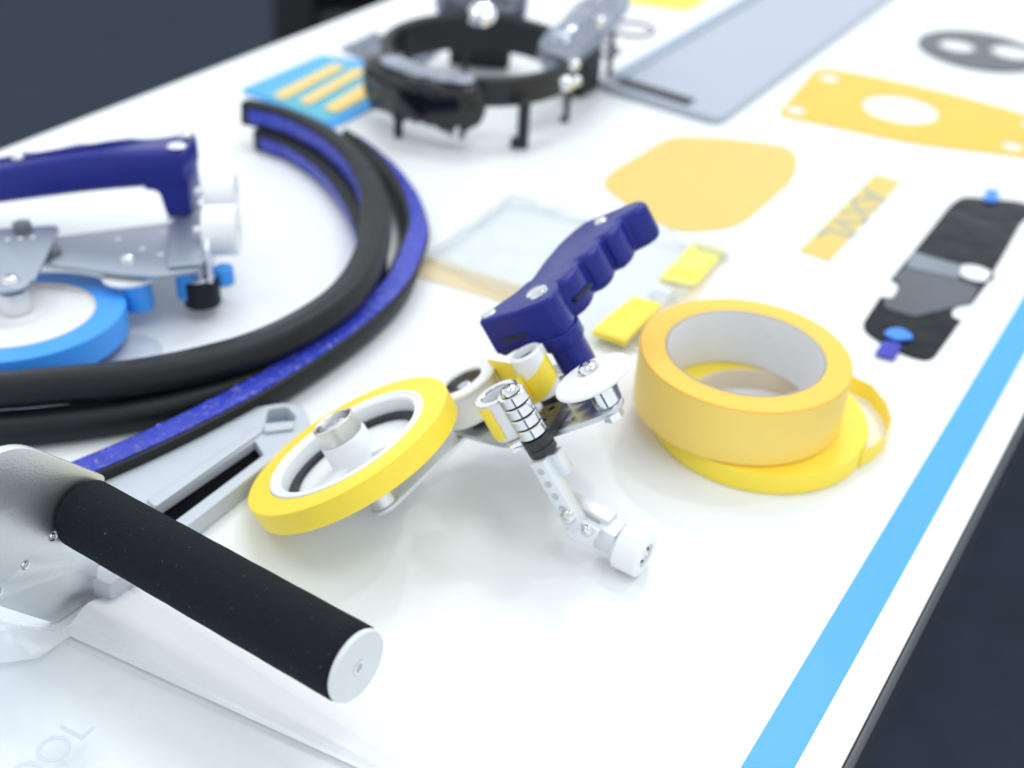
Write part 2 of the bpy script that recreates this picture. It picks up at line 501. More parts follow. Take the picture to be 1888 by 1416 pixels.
# flanged white roller beside the roll
R1 = at_(.0565, .0268)
lathe("flanged_roller", [(.0104, -.0120), (.0108, -.0112), (.0164, -.0112), (.0172, -.0118), (.0172, -.0130), (.0164, -.0137), (.0156, -.0142),
                         (.0151, -.0154), (.0151, -.0240), (.0157, -.0255), (.0164, -.0262), (.0164, -.0276), (.0060, -.0280), (.0060, -.0180), (.0104, -.0180)], M['whitep'], ap, R1, 96)
lathe("roller_bearing", ring_prof(.0035, .0103, -.0178, -.0148), M['darkm'], ap, R1)
lathe("roller_sleeve", ring_prof(.0101, .0104, -.0178, -.0122, .0001), M['plate'], ap, R1)
lathe("roller_axle", disc_prof(.0034, -.0309, -.0135), M['plate'], ap, R1)
lathe("axle_washer", ring_prof(.0036, .0075, -.0309, -.0280), M['darkm'], ap, R1)
d = Vector((0.62, -0.78, 0)).normalized()
lathe("grub_screw", disc_prof(.0010, 0, .0003, 0.0001), M['black'], ap, R1 @ axis_frame(d * .0151 + Vector((0, 0, -.0195)), d), 16)

# tall white roller carrying the tape
R2 = at_(.0873, -.0003)
lathe("tape_roller", [(.0052, -.0062), (.0056, -.0052), (.0072, -.0052), (.0077, -.0058), (.0077, -.0270), (.0052, -.0270)], M['whitep'], ap, R2, 64)
lathe("roller_pin", disc_prof(.0050, -.0309, -.0080), M['darkm'], ap, R2)
def sleeve(name, r, th, a0, a1, low, high, material, parent, mx, n=60):
    bm = bmesh.new(); rings = []
    for i in range(n + 1):
        a = a0 + (a1 - a0) * i / n
        c, s = math.cos(a), math.sin(a)
        rings.append([bm.verts.new(p) for p in ((r * c, r * s, low(a)), ((r + th) * c, (r + th) * s, low(a)), ((r + th) * c, (r + th) * s, high(a)), (r * c, r * s, high(a)))])
    for A, B in zip(rings, rings[1:]):
        for j in range(4): bm.faces.new((A[j], A[(j + 1) % 4], B[(j + 1) % 4], B[j]))
    bm.faces.new(rings[0]); bm.faces.new(rings[-1][::-1])
    bmesh.ops.recalc_face_normals(bm, faces=bm.faces)
    me = bpy.data.meshes.new(name); bm.to_mesh(me); bm.free(); me.transform(mx)
    return link(name, me, material, parent)
sleeve("tape_band", .00775, .0002, math.radians(-200), math.radians(40), lambda a: -.0245 + .0035 * math.cos(a), lambda a: -.0128 + .0036 * math.cos(a), M['yellowband'], ap, R2)
# tape run from the flanged roller to the tall roller
def ribbon(name, pts, h0, h1, th, material, parent):
    bm = bmesh.new(); rings = []
    P = [Vector((*p, 0)) for p in pts]
    for i, p in enumerate(P):
        tg = (P[min(i + 1, len(P) - 1)] - P[max(i - 1, 0)]).normalized()
        nr = Vector((-tg.y, tg.x, 0)) * th / 2
        rings.append([bm.verts.new(q) for q in (p + nr + Vector((0, 0, h0)), p - nr + Vector((0, 0, h0)), p - nr + Vector((0, 0, h1)), p + nr + Vector((0, 0, h1)))])
    for A, B in zip(rings, rings[1:]):
        for j in range(4): bm.faces.new((A[j], A[(j + 1) % 4], B[(j + 1) % 4], B[j]))
    bm.faces.new(rings[0]); bm.faces.new(rings[-1][::-1])
    bmesh.ops.recalc_face_normals(bm, faces=bm.faces)
    me = bpy.data.meshes.new(name); bm.to_mesh(me); bm.free()
    return link(name, me, material, parent)
ribbon("tape_run", mm([(71.6, 24), (74.0, 17), (77.0, 9), (79.6, 2)]), -.0205, -.0075, .0002, M['yellowband'], ap)
ribbon("tape_run", mm([(80.6, -4), (77.0, -9.5), (74.6, -13.8)]), -.0235, -.0115, .0002, M['yellowband'], ap)

# small hollow guide roller behind the bearing stack
R3 = at_(.0672, -.0205)
lathe("guide_roller", [(.0068, -.0100), (.0072, -.0082), (.0097, -.0082), (.0101, -.0088), (.0101, -.0262), (.0068, -.0262)], M['alulight'], ap, R3, 72)
lathe("guide_roller_rim", ring_prof(.0071, .0102, -.0081, -.0074, .0002), M['chrome'], ap, R3, 72)
lathe("guide_roller_pin", disc_prof(.0040, -.0309, -.0120), M['alu'], ap, R3)
sleeve("tape_band", .01015, .0002, math.radians(60), math.radians(235), lambda a: -.0250, lambda a: -.0100 - .0015 * math.sin(a), M['yellowband'], ap, R3)

# lever and stack of four bearings
R4 = at_(.0722, -.0362)
lev_dir = Vector((14.8, 19.0, 0)).normalized(); lev_n = Vector((-lev_dir.y, lev_dir.x, 0))
c0 = Vector((72.2, -36.2, 0)); c1 = c0 + lev_dir * 24
lv = []
for k in range(13):
    a = math.radians(90 + 180 * k / 12); lv.append(c0 + lev_dir * 6.6 * math.cos(a) + lev_n * 6.6 * math.sin(a))
lv += [c1 - lev_n * 5.6, c1 + lev_n * 5.6]
slab("bearing_lever", [(v.x * MM, v.y * MM) for v in lv], -.0308, -.0262, M['darkm'], ap, holes=[circle((c0 + lev_dir * 20).x * MM, (c0 + lev_dir * 20).y * MM, .0016), circle((c0 + lev_dir * 11).x * MM, (c0 + lev_dir * 11).y * MM, .0013)], bevel=0.0004)
lathe("lever_boss", disc_prof(.0064, -.0350, -.0309), M['darkm'], ap, R4)
for k in range(4):
    z = -.0255 + k * .0054
    lathe("bearing", ring_prof(.0030, .0063, z, z + .0047, .00035), M['chrome'], ap, R4, 72)
lathe("bearing_axle", disc_prof(.0048, -.0261, -.0047), M['black'], ap, R4)
lathe("bearing_screw", [(r, h) for r, h in dome_screw_prof(.0044, -.0043, .0030)], M['chrome'], ap, R4)
box("stop_tab", 0.010, 0.006, 0.004, M['chrome'], ap, at_(.0655, -.0300, -.0285), 0.0005)

# white flange disc on its post
R5 = at_(.1052, -.0365)
lathe("flange_disc", [(0, -.0185), (.0160, -.0185), (.0172, -.0178), (.0174, -.0170), (.0168, -.0162), (.0110, -.0152), (.0085, -.0138), (.0062, -.0134), (0, -.0134)], M['whitep'], ap, R5, 96)
lathe("flange_screw", dome_screw_prof(.0050, -.0133, .0030), M['chrome'], ap, R5)
lathe("flange_post", disc_prof(.0052, -.0309, -.0186), M['chrome'], ap, R5)
lathe("post_nut", disc_prof(.0046, -.0385, -.0336, .0006), M['chrome'], ap, R5, 6)

# blue handle: grip with scalloped finger rests, front head, leg down to the plate
grip = [(76, 22), (98.7, 32.2), (108.3, 42.1), (117.5, 55.3), (129.8, 68.8), (140.7, 76.3), (148.3, 78.9), (157.3, 74), (168.7, 68.5), (174.8, 65),
        (176.5, 60), (174.6, 53.5), (169, 51.0), (164, 50.8), (160.6, 52.2), (158.6, 47.4), (154.8, 42.4), (150.4, 40.0), (147.8, 40.4), (145.9, 41.9), (144.2, 36.4), (140.6, 31.2), (136.4, 28.7), (132.9, 28.9), (130.9, 30.0), (129.0, 23.9), (125.4, 18.4), (120.8, 15.0), (117, 14.2), (112, 14), (100, 15)]
slab("handle_grip", rounded(mm(grip), 0.0028, 5), -.0095, .0100, M['blue'], ap, bevel=0.0038, res=4)
head = [(76, 21.5), (84, 28.5), (98.7, 32.2), (107, 38), (115, 28), (116.3, 13), (112, 2), (106.4, -1.6), (92.8, 6.0)]
slab("handle_head", rounded(mm(head), [.0025, .003, .003, .004, .004, .006, .006, .004, .003], 5), -.0080, .0108, M['blue'], ap, bevel=0.0018, res=4)
leg = [(97, 5), (105, -1.2), (112, 2), (115.5, 11), (113, 20), (100, 20)]
slab("handle_leg", rounded(mm(leg), .004, 5), -.0309, -.0075, M['blue'], ap, bevel=0.0008)
slab("leg_collar", rounded(mm([(95.5, 4.5), (105, -2.3), (113, 1), (117, 11), (114, 22), (98, 22)]), .004, 5), -.0140, -.0070, M['blue'], ap, bevel=0.0008)
box("leg_bolt", .010, .005, .004, M['chrome'], ap, at_(.0985, .0035, -.0270) @ Matrix.Rotation(-.6, 4, 'Z'), .001)
lathe("handle_screw", [(0, .0130), (.0040, .0127), (.0052, .0120), (.0056, .0108), (0, .0106)], M['chrome'], ap, at_(.1055, .0135), 48)
for a, b, r in ((.0825, .0235, .0040), (.1530, .0640, .0034)):
    lathe("handle_rivet", [(0, .0112), (r * .8, .0111), (r, .0100), (0, .0098)], M['alu'], ap, at_(a, b, 0.0004 if a < .1 else 0), 32)
fd = (Vector((92.8, 6.0, 0)) - Vector((76, 21.5, 0))).normalized()
fm = Matrix(((fd.x, -fd.y, 0, 0.0870), (fd.y, fd.x, 0, 0.0114), (0, 0, 1, -0.0010), (0, 0, 0, 1)))
box("head_slot", .0150, .0012, .0019, M['black'], ap, fm, 0.0002)
box("grip_slot", .0140, .0040, .0014, M['black'], ap, at_(.1235, .0180, -.0010) @ Matrix.Rotation(.72, 4, 'Z'), 0.0003)

# foot: drilled square bar going down from the plate to a small white wheel
fb = at_(.0690, -.0400) @ Matrix.Rotation(math.radians(-38), 4, 'Z')
bar = box("foot_bar", .0072, .0072, .0360, M['alulight'], ap, fb @ at_(0, 0, -.0530), .0005)
box("foot_bar_bracket", .0080, .0060, .0110, M['alulight'], ap, fb @ at_(.0036, .0052, -.0415), .0006)
for k in range(4):
    lathe("foot_bar_hole", ring_prof(.0010, .0017, 0, .0002, .00005), M['plate'], bar, fb @ axis_frame((-.0001, -.0036, -.0395 - k * .0066), (0, -1, 0)), 20)
    lathe("foot_bar_hole", disc_prof(.0010, 0, .00012, .00004), M['greyt'], bar, fb @ axis_frame((-.0001, -.0036, -.0395 - k * .0066), (0, -1, 0)), 16)
TI = TM.inverted()
WA = Vector((0.9950, 0.0000, -0.0500)).normalized()       # wheel axis
CW = Vector((-0.1583, 0.3886, 0.0106))
PV = Vector((-0.1835, 0.3800, 0.0195))                       # pivot at the foot of the bar
wm = TI @ axis_frame(CW, WA)
lathe("wheel", [(.0030, -.0062), (.0096, -.0062), (.0106, -.0052), (.0106, .0052), (.0096, .0062), (.0056, .0062), (.0054, .0040), (.0030, .0040)], M['whitep'], ap, wm, 72)
lathe("wheel_recess", ring_prof(.0030, .0053, .0041, .0044, .0001), M['darkm'], ap, wm, 40)
lathe("wheel_bearing", ring_prof(.0040, .0051, .0045, .0056, .0002), M['chrome'], ap, wm, 40)
lathe("wheel_screw", dome_screw_prof(.0027, .0048, .0014), M['chrome'], ap, wm, 24)
lathe("wheel_axle", disc_prof(.0024, -.0120, .0050), M['alu'], ap, wm, 24)
bx_ = axis_frame(CW - WA * .0118 + Vector((0, 0, .0015)), WA)
box("wheel_block", .0110, .0120, .0095, M['alulight'], ap, TI @ bx_, .0006)
box("wheel_arm", .0085, .0050, .0220, M['alulight'], ap, TI @ axis_frame(CW - WA * .0200 + Vector((-.0035, .0030, .0075)), WA), .0006)
nrm = Vector((0.10, -0.92, 0.38)).normalized()               # pivot screws face the front
pm = axis_frame(PV, nrm)
cl = []
for k in range(15):
    a = math.radians(150 + 215 * k / 14); cl.append((.0082 * math.cos(a) + .004, .0072 * math.sin(a)))
slab("pivot_clamp", cl, -.0055, .0020, M['alulight'], ap, mx=TI @ pm, bevel=.0005)
lathe("pivot_screw", dome_screw_prof(.0034, .0036, .0022), M['chrome'], ap, TI @ pm @ at_(-.0015, .0034, .0022), 32)
lathe("pivot_screw", dome_screw_prof(.0026, .0022, .0016), M['chrome'], ap, TI @ pm @ at_(.0072, -.0010, .0006), 32)

# ================================================================== ROLLS OF TAPE
def tape_roll(name, label, x, y, z0, z1, ro, ri, mtop, mside, mcore, core_in):
    r = thing(name, label, "tape roll", Matrix.Translation((x, y, z0)), "tape rolls stacked behind the applicator")
    h = z1 - z0
    b = lathe("tape", [(ri, 0.0002), (ro - .0005, 0.0002), (ro, .0008), (ro, h - .0009), (ro - .0006, h), (ri, h)], mtop, r, seg=128)
    b.data.materials.append(mside)
    for p in b.data.polygons:
        if abs(p.normal.z) < 0.3 and p.center.xy.length > (ro + ri) / 2: p.material_index = 1
    lathe("core", ring_prof(core_in, ri - .00005, 0.0, h + .0003, .0003), mcore, r, seg=128)
    return r, h
ro_, hh = tape_roll("masking_tape_roll", "wide orange masking tape roll with white core lying on top of the thinner yellow roll", *[(-0.1668, 0.5167)][0], .0113, .0425, .0520, .0394, M['orange'], M['orangeside'], mat("grey_card_core", (0.33, 0.30, 0.27), 0.8, var=0.1), .0384)
lathe("core_lining", ring_prof(.0381, .0383, .0003, hh, .00005), M['core'], ro_, seg=128)
YX, YY = -.1540, .5185
for a0, a1, z0, z1 in ((92, 96, .0196, .0203), (86.5, 89.5, .0160, .0167)):
    sleeve("core_print", .03795, .0001, math.radians(a0), math.radians(a1), lambda a: z0, lambda a: z1, M['ink'], ro_, Matrix.Identity(4), 6)
yr, hy = tape_roll("yellow_tape_roll", "thin lemon yellow tape roll with a loose curled tail underneath the orange roll", YX, YY, 0.0, .0111, .0530, .0385, M['yellowr'], M['yellowr'], M['tan'], .0370)
tail = [(-0.1276, 0.5785), (-0.1155, 0.5761), (-0.1041, 0.5644), (-0.0974, 0.5517), (-0.0954, 0.5379), (-0.0971, 0.5267), (-0.1006, 0.5177)]
ribbon("tape_tail", [(x - YX, y - YY) for x, y in tail], .0005, .0108, .0003, M['yellowr'], yr)

# ================================================================== SECOND APPLICATOR WITH BLUE TAPE (left)
LO = (-0.50069, 0.35515, 0.019866); L1 = (0.846108, 0.529375, 0.062156); L2 = (-0.523743, 0.847375, -0.087459); LN = (-0.098968, 0.041446, 0.994227)
LM = frame(LO, L1, L2, LN)
la = thing("tape_applicator", "tape applicator with sky blue tape roll and blue handle standing inside the rubber coil", "tape applicator", LM, "tape applicators on the table")
lathe("tape_roll", [(.0389, -.0142), (.0536, -.0142), (.0540, -.0137), (.0540, -.0005), (.0536, 0), (.0389, 0)], M['tapeblue'], la, seg=128)
lathe("roll_core", ring_prof(.0378, .0388, -.0140, .0002, .0002), M['tan'], la, seg=96)
lathe("hub_disc", [(0, -.0060), (.0377, -.0060), (.0377, -.0008), (.0370, -.0004), (.0150, -.0004), (.0140, .0018), (.0080, .0018), (0, .0018)], mat("pale_grey_plastic", (0.72, 0.73, 0.74), 0.5, var=0.03), la, seg=96)
lathe("spindle", disc_prof(.0078, .0019, .0135), M['alu'], la)
armp = [(9.5 * math.cos(a) * MM, 9.5 * math.sin(a) * MM) for a in [math.radians(190 + 20 * i) for i in range(9)]] + rounded(mm([(11, 4), (1, 79), (-36, 73), (-9.5, 5)]), [.002, .008, .008, .002])
slab("roll_arm", armp, .0160, .0182, M['satin'], la, bevel=.0004)
lathe("arm_screw", dome_screw_prof(.0045, .0183, .0035), M['chrome'], la)
lathe("arm_nut", disc_prof(.0055, .0183, .0235, .0006), M['gasket'], la, at_(-.0170, .0690), 6)
for k in range(4):
    lathe("arm_hole", disc_prof(.0013, .0182, .0184, .00005), M['whitep'], la, at_(-.028 + k * .0065, .0555 + k * .0015), 16)
lathe("arm_post", disc_prof(.0052, .0125, .0159), M['gasket'], la, at_(.004, .050), 24)
pp = rounded(mm([(-26, 66), (-8, 40), (69, 19.5), (90, 28), (76, 99), (56, 95)]), [.004, .004, .003, .002, .002, .004])
slab("base_plate", pp, .0100, .0125, M['satin'], la, bevel=.0004)
lathe("plate_screw", dome_screw_prof(.0040, .0126, .0025), M['chrome'], la, at_(.0475, .0420))
for a, b in ((.0640, .0480), (.0720, .0520), (.0520, .0560), (.0580, .0800), (.0350, .0700)):
    lathe("plate_hole", disc_prof(.0018, .0124, .0127, .00005), M['alulight'], la, at_(a, b), 16)
# folded end of the plate and the roller bracket
slab("end_bracket", rounded(mm([(73, 27), (91, 30), (79, 101), (60, 97)]), .002), .0128, .0150, M['satin'], la, bevel=.0004)
bk = Matrix.Translation((.0870, .0680, .0110)) @ Matrix.Rotation(math.radians(9.5), 4, 'Z')
box("bracket_upright", .0025, .068, .0200, M['alulight'], la, bk, .0006)
for nm, a, b, h, r, l in (("guide_roller", .0890, .0980, .0300, .0115, .0175), ("guide_roller", .0950, .0640, .0200, .0140, .0185)):
    lathe(nm, [(.003, -l / 2), (r - .001, -l / 2), (r, -l / 2 + .001), (r, l / 2 - .001), (r - .001, l / 2), (.003, l / 2)], M['whitep'], la, axis_frame((a, b, h), (1, .05, 0)), 64)
    lathe("roller_pin", disc_prof(.0029, -l / 2 - .006, l / 2 - .002), M['alu'], la, axis_frame((a, b, h), (1, .05, 0)), 24)
lathe("rubber_wheel", [(.003, -.0150), (.0092, -.0150), (.0100, -.0140), (.0100, -.0005), (.0092, .0003), (.003, .0003)], M['rubber'], la, at_(.0850, .0430), 64)
lathe("wheel_washer", disc_prof(.0085, .0004, .0022), M['alu'], la, at_(.0850, .0430), 40)
lathe("wheel_post", disc_prof(.0042, .0022, .0098), M['alu'], la, at_(.0850, .0430), 32)
# rollers with blue tape under the plate
lathe("tape_roller", disc_prof(.0078, -.0110, .0045, .0006), M['tapeblue'], la, at_(.0540, .0300), 48)
lathe("roller_flange", disc_prof(.0150, .0046, .0072, .0006), M['whitep'], la, at_(.0500, .0350), 48)
lathe("roller_axle", disc_prof(.0050, .0072, .0099), M['darkm'], la, at_(.0500, .0350), 24)
lathe("tape_roller", disc_prof(.0055, -.0060, .0040, .0006), M['tapeblue'], la, at_(.0965, .0500), 48)
lathe("tape_roller", disc_prof(.0075, -.0100, .0050, .0006), M['tapeblue'], la, at_(.0790, .0430), 48)
# blue handle: bar with finger waves on the far side, front leg
hp = [(-95, 100), (-40, 100), (0, 101), (30, 99), (55, 97), (68, 97), (70, 100), (70, 132), (67, 135), (62, 133), (52, 129), (42, 128), (32, 131.5), (22, 129), (12, 128), (2, 132), (-10, 129), (-22, 129), (-32, 133), (-46, 130), (-95, 130)]
hp = smooth_loop(mm(hp), 3)
me = slab_me(hp, .0295, .0510, (), .0060, "handle_bar", 4)
for v in me.vertices:
    a = v.co.x
    v.co.z += .004 * (a / .075) + (-.010 * max(0, (.02 - a) / .1) if v.co.z > .038 else -.008 * max(0, (.045 - a) / .12))
link("handle_bar", me, M['blue'], la)
sideprof = rounded([(.0450, .0310), (.0530, .0300), (.0555, .0150), (.0700, .0150), (.0703, .0420), (.0450, .0420)], [.001, .012, .002, .002, .002, .002])
me = slab_me(sideprof, .0985, .1280, (), .0015, "handle_leg", 3)
me.transform(Matrix(((1, 0, 0, 0), (0, 0, 1, 0), (0, 1, 0, 0), (0, 0, 0, 1))))
me.flip_normals()
link("handle_leg", me, M['blue'], la)
lathe("handle_rivet", [(0, .0562), (.0042, .0561), (.0055, .0550), (0, .0540)], M['alulight'], la, at_(.0655, .1040), 32)
lathe("handle_rivet", dome_screw_prof(.0042, .0548, .0025), M['chrome'], la, at_(.0660, .1240), 32)
lathe("handle_rivet", dome_screw_prof(.0036, .0455, .0025), M['chrome'], la, at_(-.0300, .1140), 32)
slab("handle_foot", rounded(mm([(56, 96), (74, 98), (73, 118), (55, 116)]), .002), .0127, .0149, M['satin'], la, bevel=.0004)

# ================================================================== FOAM GRIP TOOL (foreground)
F0 = (-0.330276, 0.245942, 0.044631); AX = (0.998526, -0.046082, 0.028688); G1 = (0.046101, 0.998937, 0.0); G2 = (-0.028658, 0.001323, 0.999588)
FM = frame(F0, G1, G2, AX)
fg = thing("foam_grip_tool", "black foam roller grip with white end cap on an aluminium side plate in the foreground", "hand tool", FM)
GL, GR = 0.13937, 0.01395
lathe("foam_grip", [(.0060, .0008), (GR - .0015, .0008), (GR, .0026)] + [(GR + .00006 * math.sin(i * 1.7), .0026 + (GL - .0052) * i / 24) for i in range(1, 24)] + [(GR, GL - .0022), (GR - .0006, GL - .0012), (.0060, GL - .0012)], M['foam'], fg, seg=96)
lathe("end_cap", [(.0030, GL - .0011), (GR - .0007, GL - .0011), (GR - .0003, GL - .0004), (GR - .0009, GL + .0010), (.0030, GL + .0012)], mat("grey_white_end_cap", (0.66, 0.69, 0.70), 0.55, var=0.04, vscale=200, bump=0.1, bscale=900), fg, seg=72)
lathe("end_screw", [(0, GL + .0004), (.0013, GL + .0004), (.0016, GL + .0016), (.0029, GL + .0013), (.0030, GL), (0, GL)], M['alu'], fg, seg=32)
spl = rounded(mm([(-85, 34), (-62, 44.0), (-20.5, 44.5), (13.5, 8.5), (3.3, -30), (-1.7, -43.6), (-21, -43.6), (-41.4, -19), (-85, 24)]), [.002, .012, .012, .0015, .002, .010, .002, .002, .002], 8)
slab("side_plate", spl, -.0042, -.0002, M['sideplate'], fg, holes=[circle(-.0137, -.0036, .0017, 20), circle(-.0277, -.0083, .0018, 20), circle(-.0407, -.0125, .0018, 20)], bevel=.0005)
for a, b in ((-.0137, -.0036), (-.0277, -.0083), (-.0407, -.0125)):
    lathe("plate_screw", dome_screw_prof(.0015, -.0012, .0009), M['chrome'], fg, at_(a, b), 24)
lathe("tape_roll", ring_prof(.0280, .0350, -.0150, -.0065), M['bluetab'], fg, at_(-.0690, -.0020), 96)
# white folded strip under the grip and clear bag at the corner
q = [(-0.3244, 0.2224), (-0.3261, 0.2552), (-0.1719, 0.2459), (-0.1794, 0.2367)]
def ridge(s, t): return .0040 * math.exp(-((s - .45) / .22) ** 2) * (1 - .6 * t) + .0014 * max(0, 1 - s / .18)
me = sheet_me([q[0], q[1], q[2], q[3]], 40, 24, .0006, .0005, 14, 3.0, lift=ridge, name="folded_sheet")
fs = link("folded_sheet", me, M['paper'], None, 60)
tag(fs, "white folded sheet lying below the black foam grip", "sheet")
bag = thing("clear_plastic_bag", "crumpled clear plastic bag with grey TOOL lettering at the near left corner", "plastic bag", Matrix.Translation((-.29, .17, 0)))
bo = Matrix.Translation((.29, -.17, 0))
bq = [(-0.3834, 0.2000), (-0.3212, 0.2272), (-0.1827, 0.2379), (-0.2706, 0.1231)]
me = sheet_me(bq, 60, 50, .0008, .0060, 26, 1.5, lift=lambda s, t: .009 * max(0, 1 - t / .22) * math.exp(-((s - .25) / .35) ** 2), name="bag_film")
me.transform(bo)
link("bag_film", me, M['haze'], bag, 60)
fq = [(-0.3637, 0.2058), (-0.3184, 0.2232), (-0.3191, 0.2073), (-0.3392, 0.1865)]
me = sheet_me(fq, 40, 20, .0030, .0020, 30, 41.0, lift=lambda s, t: .0100 * math.sin(math.pi * t) * (1 - s * s), name="bag_fold")
me.transform(bo); link("bag_fold", me, mat_film("milky_fold_film", (0.92, 0.95, 0.97), 0.42, 0.2, 0.4, 25), bag, 60)
tl = [(-0.2750, 0.1716), (-0.2765, 0.1960)]
dx = (tl[1][0] - tl[0][0], tl[1][1] - tl[0][1]); ta = math.atan2(dx[1], dx[0])
me = text_me("TOOL", .0140, .0001, "bag_lettering")
me.transform(bo @ Matrix.Translation((tl[0][0] - dx[0] * .05, tl[0][1] - dx[1] * .05, .0098)) @ Matrix.Rotation(ta, 4, 'Z') @ Matrix.Scale(1.15, 4))
link("bag_lettering", me, M['ink'], bag)

# ================================================================== RUBBER STRIP COIL
coil = thing("rubber_strip_coil", "coil of black rubber sealing strip with blue peel-off liner around the left applicator", "rubber strip", Matrix.Translation((-.45, .47, 0)))
ci = Matrix.Translation((.45, -.47, 0))
CC = Vector((-.47, .47, 0))
def d_section(w, d, n=12):
    s = [(d * .5, -w * .5 + .0008), (d * .5, w * .5 - .0008), (d * .5 - .0008, w * .5)]
    for k in range(n + 1):
        a = math.pi * k / n
        s.append((-d * .08 - d * .42 * math.sin(a), w * .5 * math.cos(a)))
    s.append((d * .5 - .0008, -w * .5))
    return s
def strand(path, ups, w=.0135, d=.0135, inward=1.0, seed=0, lw=.40):
    P = [Vector(p) for p in path]
    dirs = []
    for i, p in enumerate(P):
        inn = (CC - Vector((p.x, p.y, 0))).normalized() * inward
        u = ups[min(i, len(ups) - 1)]
        dirs.append(inn * u[0] + Vector((0, 0, u[1])))
    s = sweep_me(path, d_section(w, d), dirs, 200, name="rubber_strip")
    s.transform(ci)
    so = link("rubber_strip", s, M['rubber'], coil, 50)
    hw = w * lw
    ls = [(d * .5 + .0001, -hw), (d * .5 + .0001, hw), (d * .5 + .0007, hw), (d * .5 + .0009, hw * .5), (d * .5 + .0009, 0), (d * .5 + .0009, -hw * .5), (d * .5 + .0007, -hw)]
    rnd = random.Random(seed)
    def jit(i, j, q):
        if j < 2: return 0
        k = noise.noise(Vector((i * .45, j * 1.7, seed)))
        return max(0, k) * .0013
    lp = [tuple(Vector(path[0]).lerp(Vector(path[1]), .22))] + list(path[1:])
    l = sweep_me(lp, ls, dirs, 420, jit, name="liner")
    l.transform(ci)
    link("liner", l, M['liner'], so, 20)
A = [(-0.5906, 0.6308, 0.0220), (-0.5597, 0.6348, 0.0220), (-0.5198, 0.6274, 0.0220), (-0.4775, 0.6074, 0.0220), (-0.4398, 0.5768, 0.0230), (-0.4103, 0.5421, 0.0230), (-0.3867, 0.5032, 0.0230), (-0.3731, 0.4649, 0.0230), (-0.3714, 0.4300, 0.0230), (-0.3767, 0.3986, 0.0230), (-0.3888, 0.3711, 0.0230), (-0.4064, 0.3438, 0.0230), (-0.4275, 0.3212, 0.0230), (-0.4478, 0.3006, 0.0230), (-0.4737, 0.2791, 0.0230)]
strand(A, [(1, .08), (1, .08), (1, .08), (1, .05), (1, -.05), (1, -.3), (1, -.3), (1, -.3)], .0165, .0165, seed=1, lw=.29)
B = [(-0.5753, 0.6268, 0.0080), (-0.5432, 0.6253, 0.0080), (-0.5040, 0.6114, 0.0080), (-0.4643, 0.5872, 0.0080), (-0.4278, 0.5565, 0.0080), (-0.4003, 0.5256, 0.0080), (-0.3792, 0.4867, 0.0080), (-0.3695, 0.4469, 0.0080), (-0.3716, 0.4101, 0.0080), (-0.3810, 0.3763, 0.0080), (-0.3957, 0.3469, 0.0080), (-0.4163, 0.3183, 0.0080), (-0.4412, 0.2920, 0.0080), (-0.4669, 0.2705, 0.0080)]
strand(B, [(1, -.05), (1, -.05), (1, -.05), (1, -.1), (1, -.2), (1, -.2)], .0155, .0155, seed=2, lw=.30)
Cc = [(-0.5234, 0.6570, 0.0080), (-0.4813, 0.6374, 0.0080), (-0.4403, 0.6083, 0.0080), (-0.4067, 0.5730, 0.0080), (-0.3879, 0.5419, 0.0080), (-0.3720, 0.5073, 0.0080), (-0.3641, 0.4690, 0.0080), (-0.3620, 0.4287, 0.0080), (-0.3638, 0.3866, 0.0080), (-0.3685, 0.3497, 0.0080), (-0.3742, 0.3186, 0.0080), (-0.3807, 0.2920, 0.0080), (-0.3863, 0.2724, 0.0080), (-0.3966, 0.2381, 0.0080)]
strand(Cc, [(-.75, .65), (-.75, .65), (-.6, .8), (-.5, .85), (-.3, .95), (-.1, 1), (0, 1)], .0160, .0150, seed=3, lw=.37)

# ================================================================== GREY SLOTTED HOLDER under the coil
gh = thing("slotted_holder", "light grey plastic holder with a long black slot under the rubber coil", "holder", Matrix.Translation((-.36, .33, 0)))
gi = Matrix.Translation((.36, -.33, 0))
go = [(-0.3215, 0.2465), (-0.3221, 0.2944), (-0.3249, 0.3702), (-0.3279, 0.3799), (-0.3383, 0.3880), (-0.3483, 0.3869), (-0.3581, 0.3745), (-0.3776, 0.3326), (-0.4001, 0.2758), (-0.3938, 0.2309)]
gcv = [(-0.3439, 0.3649), (-0.3519, 0.3768), (-0.3463, 0.3838), (-0.3370, 0.3799), (-0.3343, 0.3736)]
gs = [(-0.3278, 0.2566), (-0.3289, 0.2917), (-0.3295, 0.3480), (-0.3399, 0.3538), (-0.3414, 0.2921), (-0.3399, 0.2488)]
slab("holder_body", rounded(go, [.0008, 0, .004, .004, .004, .008, .01, .02, .02, .01]), .0005, .0100, M['greyt'], gh, holes=[rounded(gs, .001), rounded(gcv, .002)], bevel=.0006, mx=gi)
slab("slot_floor", rounded(gs, .001), .0005, .0050, mat("slot_black", (0.004, 0.004, 0.005), 0.9, spec=0.05, var=0.1), gh, mx=gi)
slab("cavity_floor", rounded(gcv, .001), .0005, .0030, M['greyd'], gh, mx=gi)
gr = [(-0.3395, 0.3599), (-0.3440, 0.3647), (-0.3342, 0.3747), (-0.3302, 0.3700)]
slab("slot_rib", rounded(gr, .001), .0101, .0118, M['greyt'], gh, mx=gi, bevel=.0005)
gl = [(-0.3410, 0.2914), (-0.3409, 0.3615), (-0.3459, 0.3621), (-0.3476, 0.2925)]
slab("holder_ridge", rounded(gl, .001), .0101, .0112, M['greyt'], gh, mx=gi, bevel=.0004)
gt = slab("grey_tab", rounded([(-0.4583, 0.3682), (-0.4656, 0.3844), (-0.4610, 0.3954), (-0.4475, 0.4001), (-0.4315, 0.3856), (-0.4388, 0.3625)], .008), .0002, .0030, M['greyt'], None, bevel=.0006)
